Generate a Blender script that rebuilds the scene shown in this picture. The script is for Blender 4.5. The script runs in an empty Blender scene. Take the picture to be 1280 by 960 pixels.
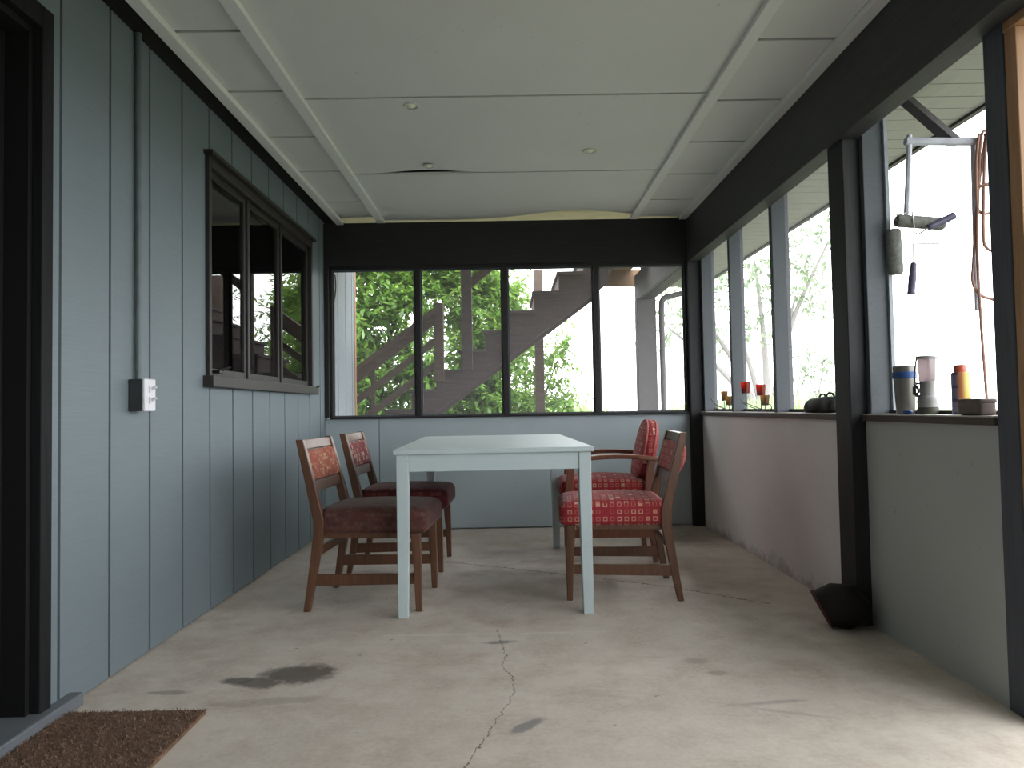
import bpy, bmesh, math, random
from mathutils import Vector, Matrix
random.seed(7)
S = bpy.context.scene
COL = S.collection
PI = math.pi
R = math.radians

# ------------------------------------------------------------------ nodes
class N:
    def __init__(self, name):
        m = bpy.data.materials.new(name); m.use_nodes = True
        self.m = m; self.t = m.node_tree; self.t.nodes.clear()
        self.out = self.n('ShaderNodeOutputMaterial')
    def n(self, kind, **kw):
        x = self.t.nodes.new(kind)
        for k, v in kw.items(): setattr(x, k, v)
        return x
    def l(self, a, b): self.t.links.new(a, b)
    def put(self, sock, v):
        if isinstance(v, bpy.types.NodeSocket): self.l(v, sock)
        else:
            if sock.type == 'RGBA' and isinstance(v, (tuple, list)) and len(v) == 3: v = (*v, 1)
            sock.default_value = v
    def math(self, op, a, b=None, c=None):
        x = self.n('ShaderNodeMath', operation=op)
        self.put(x.inputs[0], a)
        if b is not None: self.put(x.inputs[1], b)
        if c is not None: self.put(x.inputs[2], c)
        return x.outputs[0]
    def mix(self, f, a, b, blend='MIX'):
        x = self.n('ShaderNodeMix', data_type='RGBA', blend_type=blend)
        self.put(x.inputs[0], f); self.put(x.inputs[6], a); self.put(x.inputs[7], b)
        return x.outputs[2]
    def mixf(self, f, a, b):
        x = self.n('ShaderNodeMix', data_type='FLOAT')
        self.put(x.inputs[0], f); self.put(x.inputs[2], a); self.put(x.inputs[3], b)
        return x.outputs[0]
    def obj(self): return self.n('ShaderNodeTexCoord').outputs['Object']
    def scale(self, v, s):
        x = self.n('ShaderNodeMapping'); self.l(v, x.inputs[0]); x.inputs['Scale'].default_value = s
        return x.outputs[0]
    def noise(self, v, sc, det=4, rough=.55, dist=0):
        x = self.n('ShaderNodeTexNoise'); self.l(v, x.inputs['Vector'])
        x.inputs['Scale'].default_value = sc; x.inputs['Detail'].default_value = det
        x.inputs['Roughness'].default_value = rough; x.inputs['Distortion'].default_value = dist
        return x.outputs[0]
    def rng(self, v, a, b, c=0., d=1.):
        x = self.n('ShaderNodeMapRange'); self.put(x.inputs[0], v)
        for i, q in enumerate((a, b, c, d)): x.inputs[i + 1].default_value = q
        return x.outputs[0]
    def sep(self, v):
        x = self.n('ShaderNodeSeparateXYZ'); self.l(v, x.inputs[0]); return x.outputs
    def comb(self, a, b, c=0.):
        x = self.n('ShaderNodeCombineXYZ')
        for i, q in enumerate((a, b, c)): self.put(x.inputs[i], q)
        return x.outputs[0]
    def bump(self, h, s, d=.01):
        x = self.n('ShaderNodeBump'); self.l(h, x.inputs['Height'])
        x.inputs['Strength'].default_value = s; x.inputs['Distance'].default_value = d
        return x.outputs[0]
    def bsdf(self, col, rough=.6, metal=0., bump=None, spec=.4, **kw):
        p = self.n('ShaderNodeBsdfPrincipled')
        self.put(p.inputs['Base Color'], col); self.put(p.inputs['Roughness'], rough)
        p.inputs['Metallic'].default_value = metal; p.inputs['Specular IOR Level'].default_value = spec
        if bump is not None: self.l(bump, p.inputs['Normal'])
        for k, v in kw.items(): self.put(p.inputs[k], v)
        self.l(p.outputs[0], self.out.inputs[0]); return p

def mat_plain(name, c, rough=.6, metal=0., vary=.25, sc=12., spec=.4, bump=.1):
    k = N(name); o = k.obj()
    n = k.noise(o, sc, 5)
    col = k.mix(k.rng(n, .3, .7), tuple(x * (1 - vary) for x in c), tuple(min(1, x * (1 + vary)) for x in c))
    k.bsdf(col, rough, metal, k.bump(k.noise(o, sc * 8, 3), bump, .004), spec)
    return k.m

def mat_wood(name, c1, c2, rough=.45, axis='z', spec=.5):
    k = N(name); o = k.obj()
    s = {'x': (3, 40, 40), 'y': (40, 3, 40), 'z': (40, 40, 3)}[axis]
    n = k.noise(k.scale(o, s), 1.4, 6, .6, .8)
    k.bsdf(k.mix(k.rng(n, .3, .7), c1, c2), rough, 0, k.bump(n, .12, .002), spec)
    return k.m

def mat_siding(name, c, vary=.1, rough=.6):
    k = N(name); o = k.obj()
    fine = k.noise(k.scale(o, (40, 6, 170)), 1., 4, .6)
    big = k.noise(o, 1.6, 4)
    col = k.mix(k.rng(fine, .3, .75), tuple(x * (1 - vary) for x in c), tuple(x * (1 + vary) for x in c))
    col = k.mix(k.rng(big, .35, .7, 0, .25), col, tuple(x * .82 for x in c))
    k.bsdf(col, rough, 0, k.bump(fine, .2, .002), .35)
    return k.m

def mat_panel(name, c, tint, dirt=None, rough=.6):
    k = N(name); o = k.obj()
    big = k.noise(o, 1.3, 5, .6)
    col = k.mix(k.rng(big, .35, .68), c, tint)
    sp = k.noise(o, 38, 3, .5)
    col = k.mix(k.rng(sp, .70, .76, 0, .5), col, tuple(x * .45 for x in c))
    if dirt:
        z = k.sep(o)[2]
        e = k.math('ADD', z, k.rng(k.noise(o, 9, 5, .7), .2, .8, -.09, .09))
        col = k.mix(k.rng(e, .0, .07, .65, 0), col, dirt)
    k.bsdf(col, rough, 0, k.bump(k.noise(k.scale(o, (60, 12, 60)), 1, 4), .12, .003), .35)
    return k.m

def mat_fabric(name, base, dark, colours, pitch, style):
    k = N(name); tc = k.n('ShaderNodeTexCoord')
    x, y, z = k.sep(tc.outputs['Object'])
    nx, ny, nz = [k.math('ABSOLUTE', q) for q in k.sep(tc.outputs['Normal'])]
    top = k.math('GREATER_THAN', nz, .62); side = k.math('GREATER_THAN', ny, nx)
    u = k.mixf(k.math('MAXIMUM', top, side), y, x)
    v = k.mixf(top, z, y)
    u = k.math('DIVIDE', u, pitch); v = k.math('DIVIDE', v, pitch if style == 'squares' else pitch * .8)
    if style != 'squares':
        u = k.math('ADD', u, k.math('MULTIPLY', k.math('FLOOR', v), .5))
    fu = k.math('ABSOLUTE', k.math('SUBTRACT', k.math('FRACT', u), .5))
    fv = k.math('ABSOLUTE', k.math('SUBTRACT', k.math('FRACT', v), .5))
    d = k.math('MAXIMUM', fu, fv)
    wn = k.n('ShaderNodeTexWhiteNoise', noise_dimensions='3D')
    k.l(k.comb(k.math('FLOOR', u), k.math('FLOOR', v), 3.3), wn.inputs[0])
    r = wn.outputs[0]
    rr = k.sep(wn.outputs[1])
    ramp = k.n('ShaderNodeValToRGB'); ramp.color_ramp.interpolation = 'CONSTANT'
    el = ramp.color_ramp.elements
    while len(el) < len(colours): el.new(.5)
    for i, c in enumerate(colours):
        el[i].position = i / len(colours); el[i].color = (*c, 1)
    k.l(rr[1], ramp.inputs[0])
    if style == 'squares':
        ring = k.math('MULTIPLY', k.math('LESS_THAN', d, .31), k.math('GREATER_THAN', d, .18))
        full = k.math('LESS_THAN', d, .3)
        m = k.mixf(k.math('GREATER_THAN', r, .78), ring, full)
        m = k.math('MULTIPLY', m, k.math('GREATER_THAN', rr[2], .12))
        fac = k.math('MULTIPLY', m, k.rng(rr[0], 0, 1, .2, .7))
    else:
        m = k.math('LESS_THAN', d, .42)
        fac = k.math('MULTIPLY', m, k.rng(rr[0], 0, 1, .3, 1.))
    weave = k.noise(tc.outputs['Object'], 260, 2)
    b = k.mix(k.rng(weave, .3, .7), dark, base)
    col = k.mix(fac, b, ramp.outputs[0])
    k.bsdf(col, .85, 0, k.bump(k.math('ADD', weave, k.math('MULTIPLY', m, .5)), .4, .002), .25,
           **{'Sheen Weight': .12, 'Sheen Roughness': .4})
    return k.m

def mat_leaf(name, c1, c2, trans):
    k = N(name)
    g = k.n('ShaderNodeNewGeometry')
    col = k.mix(g.outputs['Random Per Island'], c1, c2)
    d = k.n('ShaderNodeBsdfDiffuse'); k.l(col, d.inputs[0])
    t = k.n('ShaderNodeBsdfTranslucent'); k.l(k.mix(.5, col, trans), t.inputs[0])
    mx = k.n('ShaderNodeMixShader'); mx.inputs[0].default_value = .5
    k.l(d.outputs[0], mx.inputs[1]); k.l(t.outputs[0], mx.inputs[2])
    gl = k.n('ShaderNodeBsdfGlossy'); gl.inputs['Roughness'].default_value = .35
    m2 = k.n('ShaderNodeMixShader'); m2.inputs[0].default_value = .06
    k.l(mx.outputs[0], m2.inputs[1]); k.l(gl.outputs[0], m2.inputs[2])
    k.l(m2.outputs[0], k.out.inputs[0]); return k.m

def mat_pane(name):
    k = N(name)
    fr = k.n('ShaderNodeFresnel'); fr.inputs[0].default_value = 1.95
    t = k.n('ShaderNodeBsdfTransparent'); t.inputs[0].default_value = (.8, .83, .82, 1)
    g = k.n('ShaderNodeBsdfGlossy'); g.inputs['Roughness'].default_value = 0.0
    mx = k.n('ShaderNodeMixShader'); k.l(fr.outputs[0], mx.inputs[0])
    k.l(t.outputs[0], mx.inputs[1]); k.l(g.outputs[0], mx.inputs[2])
    k.l(mx.outputs[0], k.out.inputs[0]); return k.m

def mat_screen(name, f):
    k = N(name)
    t = k.n('ShaderNodeBsdfTransparent'); t.inputs[0].default_value = (.97, .97, .97, 1)
    d = k.n('ShaderNodeBsdfTranslucent'); d.inputs[0].default_value = (.7, .68, .72, 1)
    e = k.n('ShaderNodeBsdfDiffuse'); e.inputs[0].default_value = (.6, .58, .62, 1)
    a = k.n('ShaderNodeMixShader'); a.inputs[0].default_value = .5
    k.l(d.outputs[0], a.inputs[1]); k.l(e.outputs[0], a.inputs[2])
    mx = k.n('ShaderNodeMixShader'); mx.inputs[0].default_value = f
    k.l(t.outputs[0], mx.inputs[1]); k.l(a.outputs[0], mx.inputs[2])
    k.l(mx.outputs[0], k.out.inputs[0]); return k.m

def mat_clearcup(name, c, alpha):
    k = N(name)
    t = k.n('ShaderNodeBsdfTransparent'); t.inputs[0].default_value = (*c, 1)
    p = k.n('ShaderNodeBsdfTranslucent'); p.inputs[0].default_value = (*c, 1)
    g = k.n('ShaderNodeBsdfGlossy'); g.inputs['Roughness'].default_value = .1
    mx = k.n('ShaderNodeMixShader'); mx.inputs[0].default_value = alpha
    k.l(t.outputs[0], mx.inputs[1]); k.l(p.outputs[0], mx.inputs[2])
    m2 = k.n('ShaderNodeMixShader'); m2.inputs[0].default_value = .08
    k.l(mx.outputs[0], m2.inputs[1]); k.l(g.outputs[0], m2.inputs[2])
    k.l(m2.outputs[0], k.out.inputs[0]); return k.m

def mat_floor():
    k = N('concrete floor'); o = k.obj(); x, y, z = k.sep(o)
    big = k.noise(o, 1.1, 6, .6, .4); mid = k.noise(o, 5., 6, .65); fine = k.noise(o, 60, 4, .6)
    col = k.mix(k.rng(big, .32, .68), (.46, .405, .34), (.64, .575, .495))
    col = k.mix(k.rng(mid, .42, .68, 0, .8), col, (.40, .325, .27))
    col = k.mix(k.rng(fine, .35, .7, 0, .3), col, (.70, .65, .59))
    rust = k.noise(k.scale(o, (1, 1.6, 1)), 3.1, 6, .7, .6)
    col = k.mix(k.rng(rust, .55, .72, 0, .5), col, (.38, .27, .20))
    spots = k.noise(o, 23, 2, .5)
    col = k.mix(k.rng(spots, .73, .77, 0, .7), col, (.17, .13, .10))
    wob = k.rng(k.noise(o, 13, 4, .7), .2, .8, -.45, .45)
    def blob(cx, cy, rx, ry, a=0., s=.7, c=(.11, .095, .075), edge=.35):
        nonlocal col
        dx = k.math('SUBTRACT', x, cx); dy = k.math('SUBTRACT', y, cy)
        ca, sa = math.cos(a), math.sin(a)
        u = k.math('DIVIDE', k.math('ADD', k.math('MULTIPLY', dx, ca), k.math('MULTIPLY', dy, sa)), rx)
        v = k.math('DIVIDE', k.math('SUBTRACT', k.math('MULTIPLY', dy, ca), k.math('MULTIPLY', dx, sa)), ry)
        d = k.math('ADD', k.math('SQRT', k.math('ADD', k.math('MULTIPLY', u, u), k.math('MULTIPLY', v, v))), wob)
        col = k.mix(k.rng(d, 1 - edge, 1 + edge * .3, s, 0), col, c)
    blob(-.77, 2.57, .14, .105, 0, .92); blob(-.87, 2.49, .08, .055, 0, .85); blob(-.965, 2.515, .065, .034, 0, .9)
    blob(-.80, 2.33, .20, .035, .1, .35, (.22, .18, .14)); blob(-1.16, 2.42, .08, .02, 0, .5)
    blob(-.055, 2.87, .075, .024, .12, .9, (.19, .18, .17), .5)
    blob(.035, 2.12, .085, .024, .75, .85, (.20, .19, .185), .4)
    blob(.80, 2.25, .15, .014, .12, .55, (.24, .22, .21), .6); blob(.84, 2.17, .14, .012, -.35, .4, (.26, .24, .22), .6)
    blob(.66, 2.62, .05, .035, 0, .4, (.25, .21, .15)); blob(.70, 2.5, .04, .025, 0, .45, (.22, .18, .13))
    blob(.1, 4.05, .5, .16, .0, .45, (.16, .15, .13), .8); blob(.0, 4.65, .3, .1, 0, .3, (.18, .16, .14), .8)  # soft shade beneath the table, painted into the floor colour
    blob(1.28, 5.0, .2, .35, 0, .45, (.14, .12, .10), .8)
    blob(-.3, 2.98, .3, .012, 0, .5, (.68, .66, .63), .7); blob(.15, 2.98, .25, .012, 0, .4, (.68, .66, .63), .7)
    # two cracks
    def curve(t, pts):
        f = k.n('ShaderNodeFloatCurve'); cu = f.mapping.curves[0]
        for i, (a, b) in enumerate(pts):
            if i == 0: p = cu.points[0]; p.location = (a, b)
            elif i == len(pts) - 1: p = cu.points[len(cu.points) - 1]; p.location = (a, b)
            else: p = cu.points.new(a, b)
        for p in cu.points: p.handle_type = 'VECTOR'
        f.mapping.update(); k.put(f.inputs['Value'], t); return f.outputs[0]
    jag = k.rng(k.noise(o, 34, 3, .7), .2, .8, -.012, .012)
    t = k.rng(y, 1.86, 3.05)
    cx = curve(t, [(0, .36), (.11, .40), (.25, .445), (.42, .50), (.54, .495), (.62, .455), (.72, .47), (.88, .448), (1, .43)])
    cx = k.rng(cx, 0, 1, -.5, .5)
    d = k.math('ABSOLUTE', k.math('ADD', k.math('SUBTRACT', x, cx), jag))
    on = k.math('MULTIPLY', k.math('GREATER_THAN', y, 1.7), k.math('LESS_THAN', y, 3.04))
    col = k.mix(k.math('MULTIPLY', k.rng(d, .0008, .0028, .8, 0), on), col, (.05, .042, .035))
    t2 = k.rng(x, -.7, 1.3)
    cy = curve(t2, [(0, .64), (.14, .56), (.35, .47), (.5, .40), (.75, .28), (1, .10)])
    cy = k.rng(cy, 0, 1, 3., 5.5)
    d = k.math('ABSOLUTE', k.math('ADD', k.math('SUBTRACT', y, cy), k.math('MULTIPLY', jag, 2.5)))
    on = k.math('MULTIPLY', k.math('GREATER_THAN', x, -.7), k.math('LESS_THAN', x, 1.2))
    col = k.mix(k.math('MULTIPLY', k.rng(d, .002, .009, .85, 0), on), col, (.05, .042, .035))
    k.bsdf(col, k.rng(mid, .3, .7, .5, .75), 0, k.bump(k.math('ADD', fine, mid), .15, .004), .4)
    return k.m

M = {}
M['floor'] = mat_floor()
M['siding'] = mat_siding('blue grey siding paint', (.163, .200, .222), .05)
M['siding_lit'] = mat_siding('daylit siding paint', (.30, .34, .37))  # same siding, its colour lightened to carry the outdoor daylight
M['back_panel'] = mat_panel('blue grey panel paint', (.42, .49, .52), (.39, .46, .49))
M['half_wall'] = mat_panel('grey white wall paint', (.72, .715, .71), (.69, .64, .63), (.25, .23, .21))
M['near_wall'] = mat_panel('cool grey wall paint', (.455, .465, .46), (.43, .44, .44))
M['stud'] = mat_siding('blue grey stud paint', (.085, .096, .108))
M['black'] = mat_wood('near black beam paint', (.020, .019, .020), (.032, .030, .031), .6, 'x', .3)
M['post'] = mat_wood('charcoal post paint', (.016, .017, .019), (.03, .031, .034), .6, 'z', .3)
M['beam_right'] = mat_wood('charcoal beam paint', (.042, .042, .045), (.06, .06, .064), .6, 'y', .3)
M['slate'] = mat_wood('slate door post paint', (.07, .074, .092), (.095, .10, .12), .6, 'z', .3)
M['frame'] = mat_wood('dark brown window frame', (.020, .017, .017), (.036, .031, .031), .5, 'z', .4)
M['ledge'] = mat_wood('dark ledge paint', (.014, .014, .013), (.025, .024, .022), .7, 'y', .2)
M['sill'] = mat_wood('brown sill edge', (.05, .036, .033), (.085, .06, .055), .6, 'y')
M['sill_top'] = mat_panel('worn white sill paint', (.55, .52, .5), (.42, .38, .36))
M['ceiling'] = mat_panel('white ceiling board', (.70, .715, .685), (.66, .675, .645))
M['batten'] = mat_panel('white batten paint', (.77, .785, .755), (.73, .745, .715))
M['cream'] = mat_plain('cream insulation board', (.80, .72, .48), .7, 0, .1, 5)
M['soffit'] = mat_siding('grey soffit board', (.33, .33, .31), .06)
M['roof'] = mat_plain('grey roof felt', (.1, .1, .1), .9)
M['orange_wood'] = mat_wood('orange fir trim', (.36, .19, .09), (.48, .28, .15), .5, 'z')
M['stair'] = mat_wood('weathered brown stair timber', (.085, .066, .066), (.135, .108, .106), .75, 'x', .2)
M['rail'] = mat_wood('weathered grey brown rail timber', (.10, .075, .062), (.16, .12, .10), .75, 'x', .2)
M['deck_plank'] = mat_wood('sunlit deck plank', (.24, .14, .07), (.32, .19, .10), .6, 'y')  # light falling on the planks is put into this orange brown
M['beam_out'] = mat_wood('grey purple outdoor beam', (.10, .095, .10), (.15, .14, .145), .7, 'y', .2)
M['chair_wood'] = mat_wood('walnut chair wood', (.085, .036, .018), (.15, .066, .034), .32, 'z', .6)
M['chair_red_wood'] = mat_wood('reddish chair wood', (.15, .052, .028), (.23, .085, .045), .3, 'z', .6)
M['fab_mosaic'] = mat_fabric('rust mosaic cloth', (.28, .075, .045), (.20, .05, .032), [(.38, .11, .06), (.40, .28, .16), (.30, .07, .045), (.36, .20, .11), (.25, .05, .04)], .021, 'mosaic')
M['fab_brown'] = mat_fabric('brown maroon cloth', (.10, .042, .034), (.07, .03, .025), [(.12, .05, .04), (.11, .06, .045), (.10, .03, .027), (.13, .065, .05), (.07, .03, .026)], .026, 'mosaic')
M['fab_maroon'] = mat_fabric('maroon cloth with cream flecks', (.16, .018, .026), (.10, .012, .018), [(.45, .36, .28), (.2, .03, .03), (.14, .015, .02), (.34, .2, .14)], .034, 'mosaic')
M['fab_plum'] = mat_fabric('dark maroon seat cloth', (.10, .016, .02), (.06, .010, .013), [(.13, .03, .03), (.10, .02, .02), (.16, .05, .045)], .034, 'mosaic')
M['fab_red'] = mat_fabric('red cloth with cream squares', (.36, .035, .045), (.27, .022, .032), [(.62, .46, .27), (.55, .33, .20), (.50, .22, .18), (.70, .58, .38)], .034, 'squares')
M['piping'] = mat_plain('rose piping', (.42, .12, .12), .8)
M['table'] = mat_panel('pale blue table paint', (.50, .58, .595), (.46, .54, .56), None, .45)
M['coir'] = mat_plain('brown coir', (.15, .085, .052), .95, 0, .35, 30)
M['bristle'] = None
k = N('coir bristle'); g = k.n('ShaderNodeNewGeometry')
k.bsdf(k.mix(g.outputs['Random Per Island'], (.12, .075, .057), (.28, .19, .145)), .9, spec=.1); M['bristle'] = k.m
M['threshold'] = mat_panel('grey blue threshold paint', (.15, .165, .185), (.12, .13, .14))
M['door_black'] = mat_plain('black door paint', (.003, .003, .0035), .8, 0, .2, 4)
M['casing'] = mat_wood('charcoal casing paint', (.010, .010, .011), (.017, .018, .019), .7, 'z', .15)
M['dark_room'] = mat_plain('dark room lining', (.05, .04, .035), .9)
M['steel'] = mat_plain('galvanised conduit', (.115, .145, .15), .5, 0, .12, 20)
M['box_grey'] = mat_plain('dark grey switch box', (.035, .038, .04), .5)
M['plate'] = mat_plain('pale switch plate', (.66, .66, .70), .35, 0, .05)
M['pane'] = mat_pane('window glass')
M['screen'] = mat_screen('insect screen', .045)
M['bronze'] = mat_plain('dark bronze hardware', (.025, .02, .018), .4, .6)
M['blind'] = mat_wood('brown slat', (.40, .20, .12), (.52, .28, .18), .6, 'y')
M['leaf'] = mat_leaf('shrub leaf', (.07, .18, .03), (.22, .40, .08), (.48, .68, .14))
M['leaf_far'] = mat_leaf('glare paled leaf', (.19, .26, .15), (.28, .35, .22), (.34, .44, .26))  # leaf colour lightened in place of outdoor glare
M['grass'] = mat_leaf('tall grass', (.30, .42, .18), (.42, .52, .28), (.5, .7, .3))
M['bark'] = mat_wood('tree bark', (.07, .05, .04), (.13, .10, .08), .9, 'z')
M['bark_far'] = mat_wood('glare paled distant bark', (.24, .22, .22), (.30, .28, .27), .9, 'z')  # bark lightened in place of outdoor glare
M['cable'] = mat_plain('black cable', (.015, .015, .015), .5)
M['ring'] = mat_plain('lamp trim white', (.52, .55, .47), .4)
M['lens'] = mat_plain('lamp lens', (.80, .86, .66), .2)
M['white_metal'] = mat_plain('grey white rack metal', (.42, .43, .5), .4)
M['wire'] = mat_plain('dull wire', (.38, .37, .36), .35, .6)
M['handle'] = mat_plain('slate grip', (.06, .055, .10), .5)
M['nap'] = mat_plain('grey roller nap', (.17, .175, .16), .95, 0, .3, 60, .1, .6)
M['cord'] = mat_plain('orange brown cord', (.27, .145, .105), .5)
M['cup_steel'] = mat_plain('brushed steel', (.20, .19, .18), .35, .55, .15, 4)
M['blue'] = mat_plain('blue band', (.03, .085, .26), .4)
M['frost'] = mat_clearcup('frosted globe', (.56, .48, .49), .95)
M['grey_plastic'] = mat_plain('grey lantern plastic', (.25, .25, .24), .4)
M['dark_plastic'] = mat_plain('dark plastic', (.03, .03, .03), .45)
M['olive'] = mat_plain('dark olive lantern base', (.055, .055, .04), .5)
M['can_cap'] = mat_plain('red orange cap', (.52, .11, .06), .4)
M['tin'] = mat_plain('brown grey tin', (.13, .10, .09), .5, .2, .3)
M['amber'] = mat_clearcup('amber cup', (.46, .32, .14), .9)
M['redcup'] = mat_clearcup('red orange cup', (.58, .085, .03), .9)
M['wax'] = mat_plain('brown wax', (.35, .20, .12), .5)
M['bag'] = mat_plain('black leather', (.014, .013, .014), .6, 0, .3, 14, .35, .4)
M['scuttle'] = mat_plain('sooty iron', (.016, .013, .012), .7, .1, .3, 12, .3, .4)
M['rust'] = mat_plain('rust red rim', (.085, .022, .016), .7)
M['debris'] = mat_plain('white lint', (.6, .6, .6), .9)
k = N('spray can print'); x, y, z = k.sep(k.obj())
ng = k.noise(k.obj(), 30, 2)
side = k.math('ADD', k.math('MULTIPLY', x, -1.), k.math('MULTIPLY', y, 1.))
c = k.mix(k.rng(side, -.004, .014), (.50, .19, .08), (.20, .19, .30))
c = k.mix(k.rng(side, -.012, -.024), c, (.60, .42, .10))
c = k.mix(k.math('MULTIPLY', k.math('LESS_THAN', k.math('FRACT', k.math('MULTIPLY', z, 22.)), .22), k.math('GREATER_THAN', side, .004)), c, (.10, .09, .16))
k.bsdf(c, .35); M['can'] = k.m

# ------------------------------------------------------------------ mesh helpers
def B(): return bmesh.new()
def box(bm, x0, x1, y0, y1, z0, z1):
    v = [bm.verts.new((x, y, z)) for x in (x0, x1) for y in (y0, y1) for z in (z0, z1)]
    for f in ((0, 1, 3, 2), (4, 6, 7, 5), (0, 4, 5, 1), (2, 3, 7, 6), (0, 2, 6, 4), (1, 5, 7, 3)):
        bm.faces.new([v[i] for i in f])
    return bm
def loft(bm, secs, caps=True):
    """secs: list of equal-length rings of points"""
    rings = [[bm.verts.new(p) for p in s] for s in secs]
    n = len(rings[0])
    for a, b in zip(rings, rings[1:]):
        for i in range(n):
            bm.faces.new((a[i], a[(i + 1) % n], b[(i + 1) % n], b[i]))
    if caps:
        bm.faces.new(rings[0][::-1]); bm.faces.new(rings[-1])
    return bm
def bar(bm, path, cx=.0):
    """path: (x, y, z, wx, wy) rectangular sections going up"""
    return loft(bm, [[(x - wx / 2, y - wy / 2, z), (x + wx / 2, y - wy / 2, z), (x + wx / 2, y + wy / 2, z), (x - wx / 2, y + wy / 2, z)] for x, y, z, wx, wy in path])
def tube(bm, pts, r, seg=8, caps=True):
    pts = [Vector(p) for p in pts]; rs = r if isinstance(r, (list, tuple)) else [r] * len(pts)
    secs = []; up = None
    for i, p in enumerate(pts):
        d = (pts[min(i + 1, len(pts) - 1)] - pts[max(i - 1, 0)]).normalized()
        if up is None:
            up = d.orthogonal().normalized()
        up = (up - d * up.dot(d))
        up = up.normalized() if up.length > 1e-6 else d.orthogonal().normalized()
        s = d.cross(up)
        secs.append([p + (up * math.cos(a) + s * math.sin(a)) * rs[i] for a in [2 * PI * j / seg for j in range(seg)]])
    return loft(bm, secs, caps)
def smoothpath(pts, n=6):
    pts = [Vector(p) for p in pts]; out = []
    q = [pts[0]] + pts + [pts[-1]]
    for i in range(1, len(q) - 2):
        for j in range(n):
            t = j / n; a, b, c, d = q[i - 1], q[i], q[i + 1], q[i + 2]
            out.append(.5 * ((2 * b) + (c - a) * t + (2 * a - 5 * b + 4 * c - d) * t * t + (3 * b - a - 3 * c + d) * t ** 3))
    return out + [pts[-1]]
def lathe(bm, prof, seg=24, c=(0, 0, 0), axis='z'):
    secs = []
    for r, h in prof:
        ring = []
        for j in range(seg):
            a = 2 * PI * j / seg; u, v = r * math.cos(a), r * math.sin(a)
            p = {'z': (u, v, h), 'x': (h, u, v), 'y': (v, h, u)}[axis]
            ring.append((p[0] + c[0], p[1] + c[1], p[2] + c[2]))
        secs.append(ring)
    return loft(bm, secs)
def rbox(bm, size, c, r, n=10, fn=None):
    """rounded box, optional fn(p in -1..1 cube space, point) -> point"""
    t = bmesh.new(); bmesh.ops.create_cube(t, size=2)
    bmesh.ops.subdivide_edges(t, edges=t.edges[:], cuts=n, use_grid_fill=True)
    h = Vector(size) / 2; mp = {}
    for v in t.verts:
        q = v.co.copy()
        # push samples outwards so the rounded edge gets its share of faces
        p = Vector([h[i] * math.sin(q[i] * PI / 2) for i in range(3)])
        inner = Vector([max(-(h[i] - r), min(h[i] - r, p[i])) for i in range(3)])
        d = p - inner
        o = inner + d.normalized() * r if d.length > 1e-7 else p
        if fn: o = fn(Vector((o.x / h.x, o.y / h.y, o.z / h.z)), o)
        mp[v] = bm.verts.new(o + Vector(c))
    for f in t.faces: bm.faces.new([mp[v] for v in f.verts])
    t.free(); return bm
def prism(bm, poly, axis, a, b):
    def P(u, v, w): return {'x': (w, u, v), 'y': (u, w, v), 'z': (u, v, w)}[axis]
    return loft(bm, [[P(u, v, a) for u, v in poly], [P(u, v, b) for u, v in poly]])
def xf(bm, mtx): bmesh.ops.transform(bm, matrix=mtx, verts=bm.verts[:]); return bm

def obj(name, bm, m, parent=None, smooth=None, bevel=0, loc=None):
    bmesh.ops.recalc_face_normals(bm, faces=bm.faces[:])
    me = bpy.data.meshes.new(name); bm.to_mesh(me); bm.free()
    me.materials.append(M[m] if isinstance(m, str) else m)
    if smooth:
        for p in me.polygons: p.use_smooth = True
        me.set_sharp_from_angle(angle=R(smooth))
    o = bpy.data.objects.new(name, me); COL.objects.link(o)
    if parent: o.parent = parent
    if loc: o.location = loc
    if bevel:
        b = o.modifiers.new('bevel', 'BEVEL'); b.width = bevel; b.segments = 2; b.limit_method = 'ANGLE'
    return o
def tag(o, label, cat, group=None, kind=None):
    o['label'] = label; o['category'] = cat
    if group: o['group'] = group
    if kind: o['kind'] = kind
    return o
def thing(name, label, cat, loc=(0, 0, 0), rz=0., group=None):
    o = bpy.data.objects.new(name, None); COL.objects.link(o); o.empty_display_size = .1
    o.location = loc; o.rotation_euler = (0, 0, rz)
    return tag(o, label, cat, group)
def struct(name, bm=None, m=None, label=None, cat=None, smooth=None, bevel=0):
    if bm is None:
        o = bpy.data.objects.new(name, None); COL.objects.link(o)
    else: o = obj(name, bm, m, None, smooth, bevel)
    o['kind'] = 'structure'
    if label: o['label'] = label
    if cat: o['category'] = cat
    return o

XL, XR, YB, ZC = -1.43, 1.492, 5.56, 2.41
Y0 = -2.2                                   # unseen front edge of the porch, set back to cut front light

# ------------------------------------------------------------------ setting
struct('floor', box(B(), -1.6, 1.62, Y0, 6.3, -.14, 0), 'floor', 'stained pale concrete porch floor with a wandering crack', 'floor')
g = B(); v = [g.verts.new(p) for p in ((-60, -40, -.15), (60, -40, -.15), (60, 120, -.15), (-60, 120, -.15))]; g.faces.new(v)
k = N('lawn'); o_ = k.obj()
k.bsdf(k.mix(k.rng(k.noise(o_, 2., 6, .7), .3, .7), (.135, .145, .105), (.20, .205, .155)), .95, spec=.05)
struct('ground', g, k.m, 'green lawn outside beyond the porch', 'lawn')

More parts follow.
